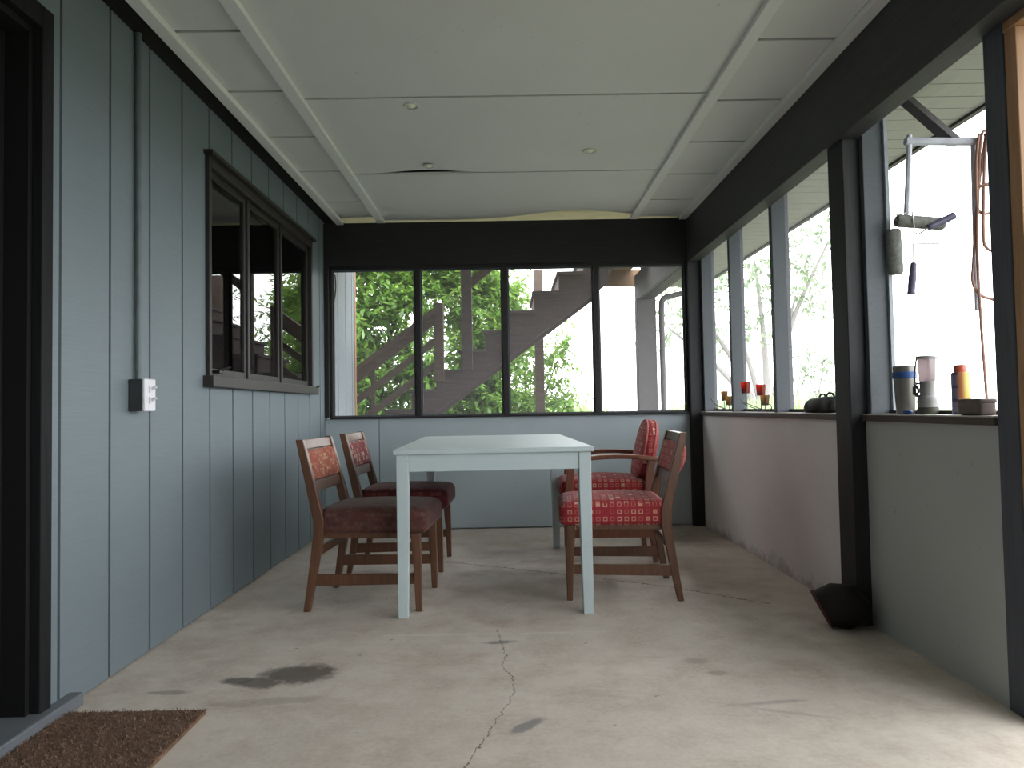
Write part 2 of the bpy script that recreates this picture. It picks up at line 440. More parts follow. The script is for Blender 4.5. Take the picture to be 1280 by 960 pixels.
# left wall: grooved siding with door and window openings
WIN = (3.36, 5.14, 1.06, 2.165)            # y0 y1 z0 z1
DOOR = (1.22, 2.175, 0.0, 2.14)
def siding(bm, y0, y1, z0, z1, x, grooves, depth=.018, gap=.014, holes=()):
    ys = sorted([q for q in grooves if y0 < q < y1])
    edges = [y0] + ys + [y1]
    for i in range(len(edges) - 1):
        a = edges[i] + (gap / 2 if i else 0); b = edges[i + 1] - (gap / 2 if i < len(edges) - 2 else 0)
        cuts = sorted({a, b} | {q for h in holes for q in h[:2] if a < q < b})
        for p, q in zip(cuts, cuts[1:]):
            zz = [(z0, z1)]
            for h in holes:
                if h[0] <= p + 1e-6 and h[1] >= q - 1e-6:
                    nz = []
                    for u, w in zz:
                        if h[2] > u: nz.append((u, h[2]))
                        if h[3] < w: nz.append((h[3], w))
                    zz = nz
            for u, w in zz: box(bm, x - .03, x, p, q, u, w)
    for i in ys:                            # bottom of each groove
        cuts = [(z0, z1)]
        for h in holes:
            if h[0] < i < h[1]:
                nz = []
                for u, w in cuts:
                    if h[2] > u: nz.append((u, h[2]))
                    if h[3] < w: nz.append((h[3], w))
                cuts = nz
        for u, w in cuts: box(bm, x - .03, x - depth, i - gap / 2 - .001, i + gap / 2 + .001, u, w)
    return bm
grooves = [2.27 + .2838 * i for i in range(-16, 16)]
struct('wall_left', siding(B(), Y0, 5.60, .006, 2.425, XL, grooves, holes=(WIN, DOOR)), 'siding', 'blue grey grooved siding wall of the house', 'wall')
wo = struct('wall_outside', siding(B(), 5.60, 6.60, -.12, 2.6, XL, [5.7, 5.97, 6.25, 6.5]), 'siding_lit', 'grooved siding of the house continuing outdoors, daylight in its colour', 'wall')
struct('trim_1', box(B(), XL - .03, XL + .006, 6.60, 6.66, -.12, 2.6), 'orange_wood', 'bare wood corner board at the end of the outdoor siding', 'trim')
# closed dark room behind the left wall
g = B()
for a in ((-4.2, -4.15, Y0, 6.66, -.1, 2.6), (-4.2, -1.47, Y0 - .05, Y0, -.1, 2.6), (-4.2, -1.47, 6.62, 6.66, -.1, 2.6),
          (-4.2, -1.47, Y0, 6.66, -.1, -.02), (-4.2, -1.47, Y0, 6.66, 2.55, 2.6)): box(g, *a)
box(g, -1.50, -1.465, Y0, DOOR[0], 0, 2.56); box(g, -1.50, -1.465, DOOR[1], WIN[0], 0, 2.56)
box(g, -1.50, -1.465, WIN[1], 6.62, 0, 2.56); box(g, -1.50, -1.465, WIN[0], WIN[1], 0, WIN[2]); box(g, -1.50, -1.465, WIN[0], WIN[1], WIN[3], 2.56)
box(g, -1.50, -1.465, DOOR[0], DOOR[1], DOOR[3], 2.56)
struct('wall_inside', g, 'dark_room', 'dark lining of the room behind the window', 'wall')

# door at far left
d1 = struct('door_1', None, None, 'black door in a charcoal casing at the left edge', 'door')
g = B(); box(g, XL - .02, XL + .012, DOOR[1] - .012, DOOR[1] + .042, .005, DOOR[3] + .06)
box(g, XL - .02, XL + .012, DOOR[0] - .058, DOOR[0] + .01, .005, DOOR[3] + .06)
box(g, XL - .02, XL + .012, DOOR[0] + .01, DOOR[1] - .012, DOOR[3] - .01, DOOR[3] + .06)
obj('door_casing', g, 'casing', d1, bevel=.003)
g = B(); box(g, XL - .14, XL - .02, DOOR[1] - .03, DOOR[1] - .002, .02, DOOR[3]); box(g, XL - .14, XL - .02, DOOR[0], DOOR[0] + .03, .02, DOOR[3])
box(g, XL - .14, XL - .02, DOOR[0] + .03, DOOR[1] - .03, DOOR[3] - .03, DOOR[3] - .002)
obj('door_jamb', g, 'door_black', d1)
g = B(); box(g, XL - .135, XL - .09, DOOR[0] + .032, DOOR[1] - .032, .045, DOOR[3] - .032)
for z0, z1 in ((.2, .95), (1.1, 1.95)):
    for y0, y1 in ((DOOR[0] + .14, DOOR[0] + .42), (DOOR[1] - .42, DOOR[1] - .14)): box(g, XL - .092, XL - .082, y0, y1, z0, z1)
obj('door_slab', g, 'door_black', d1, bevel=.004)
g = B(); lathe(g, [(.0, .0), (.026, .0), (.026, .006), (.011, .01), (.011, .03), (.024, .038), (.028, .052), (.02, .066), (0, .07)], 20, (XL - .091, DOOR[0] + .1, 1.0), 'x')
obj('door_knob', g, 'bronze', d1, 40)
th = struct('trim_2', box(B(), -1.60, -1.387, 1.05, 2.335, .0, .042), 'threshold', 'painted grey doorstep under the left door', 'threshold', bevel=.006)

# left window
w1 = struct('window_1', None, None, 'three-light dark framed window in the blue grey siding', 'window')
y0, y1, z0, z1 = WIN; g = B()
box(g, XL - .09, XL + .02, y0, y0 + .03, z0, z1); box(g, XL - .09, XL + .02, y1 - .03, y1, z0, z1)
box(g, XL - .09, XL + .02, y0 + .03, y1 - .03, z1 - .05, z1)
for q in (3.921, 4.489): box(g, XL - .07, XL + .002, q - .016, q + .016, z0 + .05, z1 - .05)
obj('window_frame', g, 'frame', w1, bevel=.003)
obj('window_sill', box(B(), XL - .09, XL + .05, y0 - .03, y1 + .03, z0 - .005, z0 + .05), 'frame', w1, bevel=.004)
obj('drip_cap', box(B(), XL, XL + .045, y0 - .02, y1 + .02, z1, z1 + .02), 'frame', w1, bevel=.003)
for a, b in ((y0 + .03, 3.905), (3.937, 4.473), (4.505, y1 - .03)):
    g = B(); t = .030; xa, xb = XL - .05, XL - .008
    box(g, xa, xb, a, a + t, z0 + .05, z1 - .05); box(g, xa, xb, b - t, b, z0 + .05, z1 - .05)
    box(g, xa, xb, a + t, b - t, z0 + .05, z0 + .05 + t * 1.3); box(g, xa, xb, a + t, b - t, z1 - .05 - t * 1.2, z1 - .05)
    s = obj('window_sash', g, 'frame', w1, bevel=.003)
    obj('window_pane', box(B(), XL - .024, XL - .020, a + t, b - t, z0 + .05 + t * 1.3, z1 - .05 - t * 1.2), 'pane', s)
for yy, zz in ((3.46, 1.125), (5.10, 1.085)):
    g = B(); box(g, XL - .012, XL + .04, yy - .035, yy + .035, zz, zz + .014); tube(g, [(XL + .03, yy - .02, zz + .01), (XL + .06, yy + .04, zz + .03)], .007, 8)
    obj('window_latch', g, 'bronze', w1)
# ledge board between siding and ceiling
struct('trim_3', box(B(), -1.49, -1.30, Y0, YB + .02, 2.412, 2.55), 'ledge', 'dark ledger board along the top of the siding', 'trim')

# ceiling
TH = .012
g = B()
def panel(x0, x1, ya, yb, fz=None, nx=24, ny=10):
    vs = {}
    for i in range(nx + 1):
        for j in range(ny + 1):
            x = x0 + (x1 - x0) * i / nx; y = ya + (yb - ya) * j / ny
            dz = fz(x, y) if fz else 0
            for q in (0, 1): vs[i, j, q] = g.verts.new((x, y, ZC + .004 + dz + q * TH))
    for i in range(nx):
        for j in range(ny):
            for q in (0, 1): g.faces.new((vs[i, j, q], vs[i + 1, j, q], vs[i + 1, j + 1, q], vs[i, j + 1, q]))
    for i in range(nx):
        for j in (0, ny): g.faces.new((vs[i, j, 0], vs[i + 1, j, 0], vs[i + 1, j, 1], vs[i, j, 1]))
    for j in range(ny):
        for i in (0, nx): g.faces.new((vs[i, j, 0], vs[i, j + 1, 0], vs[i, j + 1, 1], vs[i, j, 1]))
def bumpf(t, a, b):
    t = (t - a) / (b - a); return math.sin(PI * t) ** 1.5 if 0 < t < 1 else 0.
def last_panel(x, y):
    e = max(0., (y - 4.9) / .62) ** 2
    up = .062 * math.exp(-((x - .55) / .42) ** 2) - .004 * math.exp(-((x + .5) / .3) ** 2)
    return up * e - .004 * bumpf(y, 4.43, 5.5)
def gap_panel(x, y): return .02 * bumpf(x, -.86, -.14) * max(0., (y - 4.0) / .42) ** 2
for ya, yb, f in ((Y0, -1.02, None), (-1.0, .055, None), (.071, 1.145, None), (1.161, 2.235, None), (2.251, 3.325, None), (3.343, 4.416, gap_panel), (4.434, 5.515, last_panel)):
    panel(-.97, .99, ya, yb, f, 40 if f else 1, 12 if f else 1)
lj = [Y0, -1.2, -.6, -.05, .5, 1.1, 1.65, 2.18, 2.72, 3.245, 3.797, 4.355, 5.004, 5.53]
for a, b in zip(lj, lj[1:]): panel(-1.31, -.96, a + .010, b - .010, (lambda x, y: .03 * max(0, (y - 5.3) / .23)) if b > 5.5 else None, 6 if b > 5.5 else 1, 6 if b > 5.5 else 1)
rj = [Y0, -1.2, -.6, 0., .55, 1.15, 1.72, 2.28, 2.847, 3.42, 3.964, 4.515, 5.075, 5.53]
for a, b in zip(rj, rj[1:]): panel(.98, 1.41, a + .010, b - .010, None, 1, 1)
ce = struct('ceiling', g, 'ceiling', 'white ceiling boards with narrow joints', 'ceiling')
def trim(n, bm, m, label): return struct('trim_%d' % n, bm, m, label, 'trim', bevel=.003)
trim(4, box(B(), -1.325, -1.27, Y0, 5.52, ZC - .026, ZC + .003), 'batten', 'outer white ceiling batten beside the siding')
trim(5, box(B(), -1.005, -.945, Y0, 5.50, ZC - .022, ZC + .003), 'batten', 'inner white ceiling batten on the window side of the house wall')
trim(6, box(B(), .965, 1.022, Y0, 5.50, ZC - .022, ZC + .003), 'batten', 'inner white ceiling batten on the open side')
trim(7, box(B(), 1.352, 1.408, Y0, 5.52, ZC - .026, ZC + .003), 'batten', 'outer white ceiling batten beside the dark beam')
struct('trim_11', box(B(), -1.33, 1.41, 5.50, 6.60, 2.475, 2.50), 'cream', 'cream board of the eave showing above the back beam', 'trim')
struct('roof', box(B(), -1.5, 2.2, Y0, 6.66, 2.56, 2.75), 'roof', 'flat porch roof', 'roof')
struct('soffit_lining', box(B(), -1.3, 1.41, Y0, 5.64, 2.50, 2.56), 'roof', 'roof underside above the ceiling', 'roof')

# beams and posts
trim(12, box(B(), -1.43, 1.51, 5.52, 5.60, 2.062, 2.398), 'black', 'black beam over the back windows')
g = B(); box(g, 1.41, 1.50, Y0, 7.5, 2.05, 2.47); trim(13, g, 'beam_right', 'black beam over the right windows')
trim(14, box(B(), 1.43, 1.51, 2.98, 3.12, 0, 2.05), 'post', 'charcoal post between the two right half walls')
trim(15, box(B(), 1.405, 1.50, 5.50, 5.60, 0, 2.062), 'post', 'dark corner post at the back right')
trim(16, box(B(), -1.43, -1.395, 5.52, 5.60, 0.88, 2.062), 'black', 'dark stile at the back left corner')
struct('wall_light_block', box(B(), XL - .06, 1.60, Y0 - .08, Y0, 0, 2.56), 'siding', 'unseen plain wall added behind the camera to cut front light', 'wall')  # added out of view to shut off light from the front
g = B(); box(g, 1.485, 1.60, 2.078, 2.165, 0, 2.30); trim(17, g, 'slate', 'dark slate door post at the right edge')
trim(18, box(B(), 1.490, 1.60, 2.03, 2.078, 0.0, 2.02), 'orange_wood', 'orange fir door jamb at the right edge')
trim(19, box(B(), 1.486, 1.60, 1.0, 2.078, 2.02, 2.05), 'orange_wood', 'orange fir door head at the right edge')
g = B(); box(g, 1.486, 1.60, 1.0, 1.06, 0, 2.02); trim(20, g, 'post', 'slate post on the near side of the right doorway')
trim(21, box(B(), 1.50, 1.60, 2.95, 2.98, .882, 2.30), 'stud', 'blue grey stud beside the charcoal post')
trim(22, box(B(), 1.50, 1.60, 5.46, 5.50, .882, 2.30), 'stud', 'blue grey stud at the back right corner')
struct('trim_30', box(B(), 1.50, 1.60, 5.50, 5.60, -.1, 2.30), 'post', 'outer corner post of the porch', 'trim')

# back half wall and windows
g = B(); box(g, XL, -1.02, YB, YB + .05, .012, .872); box(g, -1.015, 1.41, YB, YB + .05, .012, .872); box(g, XL, 1.41, YB + .03, YB + .06, 0, .87)
struct('wall_back', g, 'back_panel', 'blue grey panelled half wall below the back windows', 'wall')
w2 = struct('window_2', None, None, 'band of four screened lights across the back', 'window')
g = B(); box(g, -1.395, 1.405, 5.53, 5.61, .868, .886); box(g, -1.395, 1.405, 5.545, 5.60, 2.035, 2.062)
box(g, -1.395, -1.372, 5.545, 5.60, .886, 2.035); box(g, 1.385, 1.405, 5.545, 5.60, .886, 2.035)
obj('window_frame', g, 'black', w2, bevel=.003)
mx_ = [-.704, -.021, .693]
for q in mx_: obj('mullion', box(B(), q - .022, q + .022, 5.54, 5.60, .886, 2.035), 'black', w2, bevel=.003)
ed = [-1.372] + mx_ + [1.385]
for a, b in zip(ed, ed[1:]):
    a2 = a + (.022 if a in mx_ else 0); b2 = b - (.022 if b in mx_ else 0)
    s = obj('screen_frame', (lambda g: (box(g, a2, a2 + .012, 5.565, 5.58, .886, 2.035), box(g, b2 - .012, b2, 5.565, 5.58, .886, 2.035), box(g, a2 + .012, b2 - .012, 5.565, 5.58, .886, .896), box(g, a2 + .012, b2 - .012, 5.565, 5.58, 2.023, 2.035), g)[-1])(B()), 'stud', w2)
    obj('insect_screen', box(B(), a2 + .012, b2 - .012, 5.572, 5.5725, .896, 2.023), 'screen', s)

# right half walls, sills, windows
struct('wall_right', box(B(), XR, 1.60, 3.12, 5.50, 0, .852), 'half_wall', 'stained grey white half wall under the far right windows', 'wall')
struct('wall_right.001', box(B(), XR, 1.60, 2.165, 2.98, 0, .852), 'near_wall', 'cool grey half wall under the near right window', 'wall')
struct('wall_right.002', box(B(), XR, 1.60, Y0, 1.0, 0, .852), 'near_wall', 'half wall on the near side of the right doorway', 'wall')
def sill(n, ya, yb, label):
    s = trim(n, box(B(), 1.474, 1.615, ya, yb, .852, .877), 'sill', label)
    t = obj('sill_paint', box(B(), 1.476, 1.613, ya + .002, yb - .002, .877, .8815), 'sill_top', s)
sill(23, 3.12, 5.50, 'worn sill on the far right half wall'); sill(24, 2.165, 2.98, 'worn sill on the near right half wall'); sill(25, Y0, 1.0, 'sill near the porch front')
w3 = struct('window_3', None, None, 'three screened lights along the far right side', 'window')
g = B(); box(g, 1.575, 1.60, 3.12, 5.46, .882, .9); box(g, 1.51, 1.60, 3.12, 5.46, 2.28, 2.32); obj('window_frame', g, 'black', w3)
for a, b in ((4.775, 4.815), (3.995, 4.04)): obj('mullion', box(B(), 1.502, 1.60, a, b, .8816, 2.28), 'stud', w3, bevel=.003)
for a, b in ((3.12, 3.995), (4.04, 4.775), (4.815, 5.46)):
    obj('insect_screen', box(B(), 1.5765, 1.577, a, b, .90, 2.28), 'screen', w3)
w4 = struct('window_4', None, None, 'open near window on the right', 'window')
g = B(); box(g, 1.575, 1.60, 2.165, 2.95, .882, .895); box(g, 1.51, 1.60, 2.165, 2.95, 2.28, 2.32); box(g, 1.51, 1.60, Y0, 2.165, 2.28, 2.32); obj('window_frame', g, 'black', w4)
obj('window_stop', box(B(), 1.585, 1.60, 2.935, 2.95, .895, 2.28), 'siding_lit', w4)

# eave outside on the right
g = B(); q = 1.2
while q < 8.0:
    box(g, 1.50, 2.19, q + .003, q + .125, 2.285, 2.305); q += .128
box(g, 1.50, 2.19, Y0, 1.2, 2.285, 2.305); box(g, 1.50, 2.19, 1.2, 8.0, 2.297, 2.303)
struct('soffit', g, 'soffit', 'grey soffit boards under the eave on the right', 'soffit')
struct('fascia', box(B(), 2.19, 2.22, Y0, 8.0, 2.27, 2.75), 'frame', 'dark eave fascia board', 'fascia')
# outdoor beam and post beyond the back right corner
ob = thing('porch_post', 'grey outdoor post standing beyond the back right window', 'post', (1.455, 7.5, -.15))
obj('post_shaft', box(B(), -.1, .1, -.07, .07, 0, 2.06 + .15), 'beam_out', ob, bevel=.006)
obj('post_base', box(B(), -.12, .12, -.09, .09, 0, .12), 'beam_out', ob, bevel=.006)
struct('trim_26', box(B(), 1.37, 1.54, 5.62, 7.62, 2.055, 2.33), 'beam_out', 'grey beam running out to the outdoor post', 'trim')
dp = obj('downpipe', tube(B(), smoothpath([(2.12, 7.42, 2.19), (1.95, 7.42, 2.13), (1.74, 7.42, 2.085), (1.635, 7.42, 2.05), (1.61, 7.42, 1.95), (1.61, 7.42, 1.6), (1.61, 7.42, .8), (1.61, 7.42, -.14)]), .03, 10), 'beam_out', None, 40)
tag(dp, 'grey downpipe bending down beside the outdoor post', 'pipe')

# roof brace, hanging rack, rollers, cord by the near right window
br = obj('roof_brace', tube(B(), [(1.80, 3.15, 2.29), (1.86, 2.905, 2.0)], .028, 4), 'beam_out'); tag(br, 'short slanted timber brace between soffit and hanging rack', 'brace')
rk = thing('hanging_rack', 'grey metal rack of one crossbar and two long legs hanging outside the near right window', 'rack', (1.80, 2.9, 1.34))
o = Vector((1.80, 2.9, 1.34))
def rel(p): return Vector(p) - o
obj('crossbar', tube(B(), [rel((1.655, 2.9, 2.004)), rel((1.95, 2.9, 1.998))], .017, 8), 'white_metal', rk, 40)
obj('leg', tube(B(), [rel((1.672, 2.9, 2.03)), rel((1.668, 2.9, 1.95)), rel((1.645, 2.9, 1.66))], .011, 8), 'white_metal', rk, 40)
obj('leg', tube(B(), [rel((1.935, 2.9, 2.0)), rel((1.93, 2.9, 1.7)), rel((1.925, 2.9, 1.30))], .010, 8), 'white_metal', rk, 40)
def roller(label, nap, wire, grip, rn):
    t = thing('paint_roller', label, 'paint roller', nap[0], 0, 'paint rollers on the rack'); b = Vector(nap[0])
    q = lambda L: [Vector(p) - b for p in L]
    a, c = q(nap); d = (c - a).normalized(); L = (c - a).length
    g = B(); tube(g, [a, a + d * .006, a + d * .012, a + d * (L - .012), a + d * (L - .006), a + d * L], [rn * .8, rn * .95, rn, rn, rn * .95, rn * .8], 16); obj('roller_nap', g, 'nap', t, 40)
    obj('wire_frame', tube(B(), q(wire), .0035, 8), 'wire', t, 40)
    e, f = q(grip); dd = (f - e)
    obj('handle_grip', tube(B(), [e, e + dd * .06, e + dd * .15, e + dd * .5, e + dd * .85, e + dd * .97, f], [.008, .013, .012, .0155, .0145, .016, .010], 12), 'handle', t, 40)
roller('paint roller with level nap and slanted grip hanging from the rack leg', [(1.60, 2.89, 1.672), (1.795, 2.89, 1.655)],
       [(1.60, 2.89, 1.672), (1.585, 2.87, 1.69), (1.65, 2.86, 1.70), (1.655, 2.86, 1.615), (1.672, 2.86, 1.608), (1.712, 2.86, 1.633)],
       [(1.710, 2.86, 1.632), (1.82, 2.86, 1.682)], .026)
roller('paint roller with upright nap and grip pointing straight down outside the window', [(1.612, 2.93, 1.458), (1.606, 2.93, 1.645)],
       [(1.606, 2.93, 1.645), (1.606, 2.93, 1.66), (1.795, 2.93, 1.662), (1.792, 2.93, 1.583), (1.690, 2.93, 1.586), (1.688, 2.93, 1.50)],
       [(1.688, 2.93, 1.506), (1.672, 2.93, 1.372)], .03)
cd = B(); Yc = 2.87
loops = [[(1.94, Yc, 2.02), (1.925, Yc, 1.9), (1.922, Yc, 1.73), (1.935, Yc, 1.695), (1.96, Yc, 1.69), (1.985, Yc, 1.72), (1.985, Yc, 1.9), (1.965, Yc, 2.02)],
         [(1.965, Yc - .01, 2.02), (1.948, Yc - .01, 1.85), (1.936, Yc - .01, 1.60), (1.945, Yc - .01, 1.55), (1.975, Yc - .01, 1.535), (2.01, Yc - .01, 1.56), (1.995, Yc - .01, 1.8), (1.975, Yc - .01, 2.02)],
         [(1.975, Yc + .01, 2.02), (1.93, Yc + .01, 1.75), (1.902, Yc + .01, 1.48), (1.897, Yc + .01, 1.42), (1.915, Yc + .01, 1.37), (1.96, Yc + .01, 1.345), (2.01, Yc + .01, 1.36), (2.005, Yc + .01, 1.6), (1.98, Yc + .01, 2.03)],
         [(1.98, Yc, 2.03), (1.95, Yc, 2.01), (1.93, Yc, 1.8), (1.915, Yc, 1.55), (1.918, Yc, 1.25), (1.925, Yc, 1.05), (1.93, Yc, .9), (1.94, Yc, .5), (1.97, Yc, .05), (2.02, Yc, -.10), (2.12, Yc, -.142)]]
path = []
for L in loops: path += smoothpath(L, 5)
tube(cd, path, .006, 8)
for q in (1.80,): tube(cd, [(1.93, Yc, q), (1.95, Yc - .02, q + .005), (1.99, Yc, q + .01)], .007, 6)
cd = obj('extension_cord', cd, 'cord', None, 60); tag(cd, 'orange brown cord hung in long loops outside the near right window', 'cord')

# ceiling spots
for x, y, r, lab in ((-.453, 3.424, .038, 'round ceiling spot nearest the first cross batten, left of centre'),
                     (.49, 4.071, .044, 'round ceiling spot on the right half of the ceiling board'),
                     (-.465, 4.285, .034, 'small round ceiling spot close to the dark gap')):
    t = thing('ceiling_spot', lab, 'ceiling light', (x, y, ZC + .004), 0, 'ceiling spots')
    g = B(); lathe(g, [(r * .62, 0), (r * .64, -.004), (r * .9, -.007), (r, -.003), (r, .0)], 28); obj('trim_ring', g, 'ring', t, 50)
    g = B(); lathe(g, [(0, -.012), (r * .3, -.0105), (r * .55, -.005), (r * .62, -.001)], 24); obj('lens', g, 'lens', t, 60)

# conduit and switch box
cn = B(); tube(cn, [(-1.415, 2.722, 1.06), (-1.415, 2.722, 2.411)], .0115, 12)
cn = obj('conduit', cn, 'steel', None, 40); tag(cn, 'painted conduit pipe running up the siding from the switch box', 'pipe')
sw = thing('light_switch', 'dark grey surface box with two toggles on a pale plate, on the siding', 'light switch', (-1.43, 2.717, 1.005))
obj('box_body', box(B(), 0, .052, -.040, .040, -.06, .06), 'box_grey', sw, bevel=.004)
obj('switch_plate', (lambda g: (box(g, .052, .064, -.042, .042, -.062, .062), g)[-1])(B()), 'plate', sw, bevel=.005)
for z in (-.02, .022):
    g = B(); box(g, .064, .070, -.012, .012, z - .013, z + .013); xf(g, Matrix()); tube(g, [(.066, 0, z), (.086, 0, z + .008)], [.007, .005], 8); obj('toggle', g, 'plate', sw)
cb = obj('loose_cable', tube(B(), smoothpath([(-1.424, 5.86, 2.06), (-1.423, 5.88, 1.95), (-1.423, 5.80, 1.80), (-1.423, 5.70, 1.72), (-1.423, 5.67, 1.70)]), .005, 6), 'cable', None, 60)
tag(cb, 'thin black cable drooping on the outdoor siding', 'cable')

# ------------------------------------------------------------------ table
tb = thing('dining_table', 'long pale blue painted table with square legs in the middle of the porch', 'table', (-.096, 4.01, 0), R(1.6))
W, L, Hh = .905, 1.60, .752
obj('table_top', box(B(), -W / 2, W / 2, -L / 2, L / 2, Hh - .022, Hh), 'table', tb, bevel=.003)
lw = .056; ix, iy = W / 2 - .012, L / 2 - .012
for sx in (-1, 1):
    for sy in (-1, 1):
        cx, cy = sx * (ix - lw / 2), sy * (iy - lw / 2)
        obj('leg', bar(B(), [(cx + sx * .004, cy, 0, lw * .8, lw * .86), (cx, cy, .5, lw * .96, lw), (cx, cy, Hh - .022, lw, lw)]), 'table', tb, bevel=.003)
for sy in (-1, 1): obj('apron', box(B(), -ix + lw, ix - lw, sy * (iy - .004) - (.022 if sy > 0 else 0), sy * (iy - .004) + (.022 if sy < 0 else 0), Hh - .10, Hh - .022), 'table', tb, bevel=.002)
for sx in (-1, 1): obj('apron', box(B(), sx * (ix - .004) - (.022 if sx > 0 else 0), sx * (ix - .004) + (.022 if sx < 0 else 0), -iy + lw, iy - lw, Hh - .10, Hh - .022), 'table', tb, bevel=.002)

# ------------------------------------------------------------------ chairs (local: sits facing +x)
def backx(z):                                # centre line of the back post
    if z < .40: return -.265 + (.065) * (z / .40) ** .9
    return -.20 - .098 * ((z - .40) / .40) ** 1.05
def side_chair(label, loc, rz, wood, seat_m, back_m, back_bulge=.02, sw_=.455, seat_h=0.):
    t = thing('dining_chair', label, 'chair', (*loc, 0), rz, 'upholstered dining chairs')
    hw = .222
    for s in (-1, 1):
        y = s * hw
        secs = []
        for z, w in ((0, .030), (.10, .036), (.25, .043), (.36, .050), (.42, .052), (.50, .050), (.62, .045), (.74, .040), (.80, .036)):
            secs.append((backx(z), y - s * .012 * max(0, z - .4) / .4, z, w, .030))
        obj('back_post', bar(B(), secs), wood, t, bevel=.005)
        obj('leg', bar(B(), [(.262, y * .97, 0, .028, .026), (.258, y * .97, .2, .036, .032), (.25, y * .96, .36, .044, .036)]), wood, t, bevel=.004)
        a, b = backx(.15) + .012, .246
        g = B(); loft(g, [[(a, y - .010, .118), (a, y + .010, .118), (a, y + .010, .172), (a, y - .010, .172)], [(b, y * .97 - .010, .125), (b, y * .97 + .010, .125), (b, y * .97 + .010, .172), (b, y * .97 - .010, .172)]])
        obj('side_stretcher', g, wood, t, bevel=.003)
    obj('cross_stretcher', box(B(), -.215, -.195, -hw + .012, hw - .012, .26, .30), wood, t, bevel=.003)
    g = B(); box(g, -.185, .225, -hw + .014, hw - .014, .335, .362); obj('seat_rail', g, wood, t, bevel=.003)
    def crown(q, p):
        p = p.copy()
        k_ = max(0, 1 - q.x ** 2) * max(0, 1 - q.y ** 2)
        if q.z > 0: p.z += .024 * k_ ** .6
        p.y *= 1 + .012 * math.sin(q.x * 2.2)
        if q.x > .8: p.z -= .006 * (q.x - .8) / .2 * (1 if q.z > 0 else 0)
        if q.x < -.9 and abs(q.y) > .8: p.x += .028
        return p
    g = B(); rbox(g, (.525, .462, .112), (.045, 0, .412 + seat_h), .032, 16, crown); obj('seat', g, seat_m, t, 60)
    def rail(z0, z1, th, name, bow):
        g = B(); secs = []
        for i in range(9):
            f = i / 8 * 2 - 1; y = f * (hw - .022)
            o_ = -bow * (1 - f * f)
            x0, x1 = backx(z0) + o_, backx(z1) + o_
            secs.append([(x0 - th / 2, y, z0), (x0 + th / 2, y, z0), (x1 + th / 2, y, z1), (x1 - th / 2, y, z1)])
        loft(g, secs); return obj(name, g, wood, t, 40, .003)
    rail(.752, .797, .022, 'top_rail', .012); rail(.548, .600, .022, 'lower_rail', .012)
    zm = (.600 + .752) / 2; a = math.atan2(backx(.752) - backx(.600), .152)
    def padf(q, p):
        p = p.copy(); k_ = max(0, 1 - q.y ** 2) * max(0, 1 - q.z ** 2)
        if q.x < 0: p.x -= back_bulge * k_ ** .5
        else: p.x += .006 * k_ ** .6
        p.x -= .012 * (1 - q.y ** 2)
        return p
    g = B(); rbox(g, (.040, 2 * (hw - .020), .150), (0, 0, 0), .012, 12, padf)
    xf(g, Matrix.Translation((backx(zm), 0, zm)) @ Matrix.Rotation(a, 4, 'Y')); obj('back_pad', g, back_m, t, 60)
    return t
side_chair('side chair with rust mosaic back and brown seat, nearest on the left of the table', (-.682, 3.567), R(-3.6), 'chair_wood', 'fab_brown', 'fab_mosaic')
side_chair('side chair with maroon flecked back behind the mosaic backed chair on the left', (-.664, 4.34), R(-1.5), 'chair_wood', 'fab_plum', 'fab_maroon')
side_chair('red armless chair with cream squares at the near right corner of the table', (.552, 3.667), R(176.2), 'chair_wood', 'fab_red', 'fab_red', .036)

